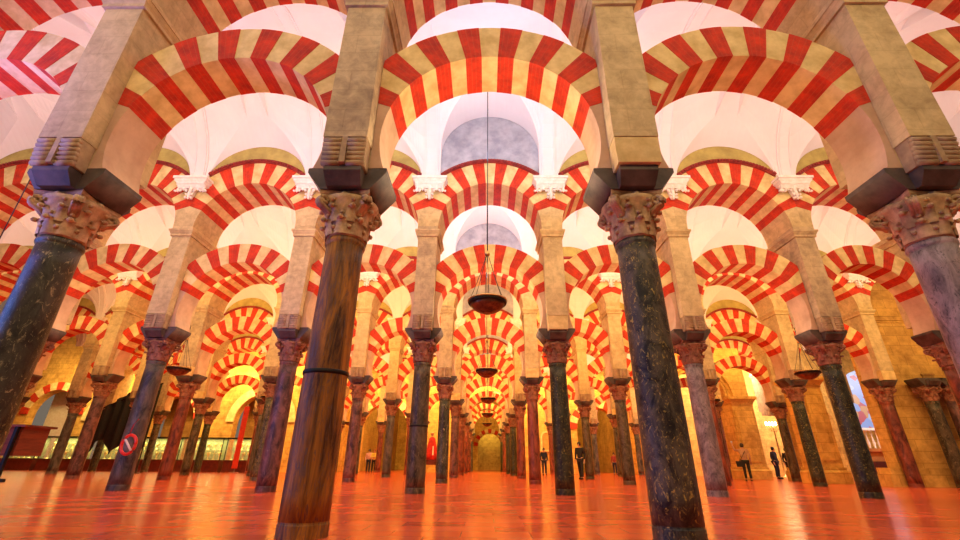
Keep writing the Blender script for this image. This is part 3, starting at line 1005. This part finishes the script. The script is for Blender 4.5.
b.add(vs, fs, 0, True); build('robe', b, REDC, e)
b = MB(); b.lathe([(.05, 1.6), (.055, 1.72), (.10, 1.78), (.12, 1.88), (.10, 1.98), (.05, 2.05), (.001, 2.07)], 16); build('head', b, SKIN, e)
b = MB(); b.lathe([(.18, 1.95), (.19, 1.965), (.19, 1.975), (.18, 1.98)], 20); build('halo', b, GILT, e)
b = MB(); b.frustum((.05, .03), (.03, .02), .35, 1.0, 0, .14, -.33); o = build('white_sash', b, PLWHITE, e)

# ------------------------------------------------------------------ display cases of the left part
GLASS = bpy.data.materials.new('case_glass'); GLASS.use_nodes = True
nt = GLASS.node_tree; bs = nt.nodes['Principled BSDF']
bs.inputs['Base Color'].default_value = (.75, .9, .8, 1); bs.inputs['Roughness'].default_value = .05; bs.inputs['Alpha'].default_value = .12
GOLDM = mat('silver_gilt', (.95, .72, .25), (.6, .4, .12), scale=20, rough=.3, metal=.85, bumps=.2)
CASEB = mat('green_case_lining', (.42, .46, .22), (.28, .32, .14), rough=.8, bumps=0)
ves = MB(); ves.lathe([(.10, 0), (.105, .02), (.03, .06), (.025, .14), (.045, .17), (.03, .20), (.06, .24), (.10, .30), (.115, .40), (.10, .42)], 16)
VES = ves.mesh('chalice', GOLDM)
cr_ = MB(); cr_.lathe([(.11, 0), (.10, .03), (.03, .07), (.02, .3), (.03, .32), (.02, .34)], 12); cr_.box(-.02, .02, -.012, .012, .34, .85); cr_.box(-.14, .14, -.012, .012, .60, .645); cr_.lathe([(.001, -.03), (.04, 0), (.001, .03)], 10, 0, True, (0, 0, .87))
CRS = cr_.mesh('altar_cross', GOLDM)
wh = ['far left', 'second from left', 'third from left', 'third from right', 'second from right', 'nearest the centre']
nv = 0
for ci, cx in enumerate((-30.4, -27.4, -24.4, -21.4, -18.4, -15.4)):
    e = link('display_case', None, None, (cx, 30.5, 0)); tag(e, f'glass display case on dark red base, {wh[ci]} of six', 'display case', 'display cases along the left')
    b = MB(); b.box(-1.38, 1.38, -.4, .4, 0, .10); b.box(-1.35, 1.35, -.37, .37, .10, .66); b.box(-1.40, 1.40, -.42, .42, .66, .72); build('base', b, DWOOD, e)
    b = MB(); b.box(-1.34, 1.34, -.36, -.352, .72, 1.98); build('glass_front', b, GLASS, e)
    b = MB(); b.box(-1.34, 1.34, .34, .36, .72, 1.98); build('back_panel', b, CASEB, e)
    b = MB(); b.box(-1.40, 1.40, -.40, .40, 1.98, 2.06); build('top_rail', b, IRON, e)
    for sx in (-1, 1):
        b = MB(); b.box(sx * 1.36 - .02, sx * 1.36 + .02, -.38, -.34, .72, 1.98); build('corner_post', b, IRON, e)
    b = MB(); b.box(-1.34, 1.34, -.12, .33, 1.30, 1.32); build('shelf', b, GLASS, e)
    l = area('case_lamp', (cx, 30.35, 1.96), (0, 0, 0), 2.4, .1, 45, (1.0, .88, .42))
    seq = ['leftmost', 'second', 'third', 'middle', 'fifth', 'sixth', 'rightmost']
    for q in range(7):
        me, nm, ct = (CRS, 'altar_cross', 'cross') if (q + ci) % 4 == 1 else (VES, 'chalice', 'chalice')
        lo_ = True
        o = link(nm, me, None, (cx - 1.1 + .366 * q, 30.5, .72), 0, (1, 1, .62 if nm != 'chalice' else 1.1))
        tag(o, f'{seq[q]} gilt {ct} on the floor of display case {wh[ci]}', ct, f'gilt {nm} row in the case {wh[ci]}')
    for q in range(6):
        o = link('chalice', VES, None, (cx - 1.0 + .4 * q, 30.6, 1.32), 0, (.9, .9, .95))
        tag(o, f'{["leftmost", "second", "third", "fourth", "fifth", "rightmost"][q]} small gilt chalice, glass shelf of display case {wh[ci]}', 'chalice', f'small chalices on the shelf {wh[ci]}')

# tall red panel before the last case
e = link('red_banner', None, None, (-15.75, 29.7, 0)); tag(e, 'tall narrow red banner beside the rightmost display case', 'banner')
b = MB(); b.box(-.17, .17, -.02, .02, .25, 3.95); build('banner_cloth', b, mat('bright_red_cloth', (.62, .035, .01), (.45, .02, .008), scale=3, bumps=.1), e)
b = MB(); b.lathe([(.25, 0), (.25, .03), (.03, .06), (.02, .25), (.02, 4.05)], 12); build('pole', b, DWOOD, e, loc=(0, .06, 0))

# dark hanging drapery on the left
n = 26
b = MB(); vs, fs = [], []
for k in range(n + 1):
    t = k / n
    x = -1.5 + 3.0 * t
    y = .10 * sin(t * 38)
    zt = 3.2 + 1.5 * sin(t * pi / 2)
    zb_ = .9 + .9 * abs(sin(t * 7.5)) * (1 - t * .6)
    vs += [(x, y - .03, zb_), (x, y - .03, zt), (x, y + .03, zt), (x, y + .03, zb_)]
for k in range(n):
    for q in range(4): fs.append((4 * k + q, 4 * k + 4 + q, 4 * k + 4 + (q + 1) % 4, 4 * k + (q + 1) % 4))
fs += [(0, 1, 2, 3), (4 * n + 3, 4 * n + 2, 4 * n + 1, 4 * n)]
b.add(vs, fs, 0, True)
e = link('hanging_drapery', None, None, (-20.4, 25.6, 0)); tag(e, 'black hanging drapery with pointed hem behind the left columns', 'drapery')
build('drape', b, BLACKC, e)
b = MB(); b.tube([(-1.6, .0, 3.25), (1.6, 0, 4.75)], .04, 8); build('rail', b, IRON, e)
for sx, zt in ((-1.55, 3.25), (1.55, 4.7)):
    b = MB(); b.lathe([(.2, 0), (.2, .03), (.035, .06), (.03, zt)], 10); build('stand_pole', b, IRON, e, loc=(sx, .0, 0))

# red ring hanging from the left second-row column
e = link('life_ring', None, None, (-7.70, 9.93, .90)); tag(e, 'red ring with white centre strap hanging on left second-row column', 'ring')
b = MB(); b.tube([(.15 * cos(a), 0, .19 * sin(a)) for a in [2 * pi * k / 24 for k in range(25)]], .032, 8); build('ring_body', b, mat('glossy_red_plastic', (.85, .03, .01), rough=.3, bumps=0), e)
b = MB(); b.tube([(-.05, 0, .17), (-.03, .01, .40), (.04, .02, .52)], .012, 6); build('hanging_cord', b, REDC, e)
b = MB(); b.tube([(-.10, .0, .10), (.09, 0, -.12)], .022, 6); build('white_strap', b, PLWHITE, e)

# low wooden barrier in the left foreground
e = link('information_desk', None, None, (-6.72, 5.62, 0)); tag(e, 'red-brown wooden desk on slim black legs at lower left edge', 'desk')
b = MB(); b.box(-1.3, 1.02, -.06, .30, .62, .94); build('desk_body', b, WOOD, e)
b = MB(); b.box(-1.35, 1.07, -.10, .34, .94, .965); build('desk_top', b, WOOD, e)
b = MB(); b.box(-1.3, .98, -.02, .02, .33, .37); build('cross_rail', b, IRON, e)
for x, y in ((-1.2, -.09), (-1.2, .28), (.98, -.09), (.1, .28)):
    if 1:
        b = MB(); b.box(x - .018, x + .018, y - .018, y + .018, 0, .94); build('leg', b, IRON, e)

# ------------------------------------------------------------------ choir seen through the right gap
LITW = bpy.data.materials.new('lit_window_glass'); LITW.use_nodes = True
nt = LITW.node_tree; bs = nt.nodes['Principled BSDF']
v = coords(nt, (1, 1, 1), False)
vo = N(nt, 'ShaderNodeTexVoronoi'); vo.inputs['Scale'].default_value = 3.6
nt.links.new(v, vo.inputs['Vector'])
sepc = N(nt, 'ShaderNodeSeparateColor'); nt.links.new(vo.outputs['Color'], sepc.inputs[0])
rc = ramp(nt, sepc.outputs[0], [(.0, (.35, .50, 1.0)), (.45, (.60, .72, 1.0)), (.62, (1.0, .40, .05)), (.80, (.8, .05, .03))])
nt.nodes[-1].color_ramp.interpolation = 'CONSTANT'
nt.links.new(rc, bs.inputs['Emission Color']); bs.inputs['Emission Strength'].default_value = .42
bs.inputs['Base Color'].default_value = (.06, .06, .09, 1)
e = link('choir_screen', None, None, (20.5, 24.2, 0)); tag(e, 'bright blue-white lit choir window above a balustrade, right gap', 'window')
b = MB(); b.prism([(-1.6, 2.5), (1.6, 2.5), (1.6, 4.2)] + [(1.6 * cos(pi * k / 12), 4.2 + 1.3 * sin(pi * k / 12)) for k in range(1, 12)] + [(-1.6, 4.2)], .1, .14); build('lit_pane', b, LITW, e)
b = MB(); b.box(-1.75, 1.75, -.15, .15, 2.36, 2.48); build('handrail', b, PLWHITE, e)
bal = MB(); bal.lathe([(.06, 1.5), (.04, 1.56), (.07, 1.75), (.035, 1.95), (.03, 2.1), (.05, 2.2), (.06, 2.36)], 10)
BAL = bal.mesh('baluster', PLWHITE)
for k in range(13): link('baluster', BAL, e, (-1.6 + .267 * k, 0, 0))
b = MB(); b.box(-1.75, 1.75, -.2, .2, 1.36, 1.50); b.box(-1.7, 1.7, -.1, .15, .9, 1.36); build('parapet', b, mat('orange_wood', (.60, .22, .05), bumps=.1), e)
b = MB(); b.box(-1.75, 1.75, -.2, .2, 0, .9); build('plinth', b, DWOOD, e)
# candelabrum glow beside the pair of visitors
GLOW = bpy.data.materials.new('candle_glass'); GLOW.use_nodes = True
bs = GLOW.node_tree.nodes['Principled BSDF']; bs.inputs['Emission Color'].default_value = (1, .75, .4, 1); bs.inputs['Emission Strength'].default_value = 14
e = link('candelabrum', None, None, (18.5, 30.2, 0)); tag(e, 'brightly lit candelabrum in the right-hand gap above two visitors', 'lamp')
b = MB(); b.lathe([(.25, 0), (.25, .05), (.05, .12), (.03, .5), (.05, 1.5), (.03, 2.9), (.06, 3.0)], 14); build('stand', b, GILT, e)
for k in range(5):
    x = -.4 + .2 * k
    b = MB(); b.tube([(0, 0, 2.7), (x * .8, 0, 2.75), (x, 0, 3.05)], .018, 6); build('branch', b, GILT, e)
    b = MB(); b.lathe([(.03, 0), (.06, .08), (.05, .2), (.02, .24)], 10); build('candle_glass', b, GLOW, e, loc=(x, 0, 3.06))
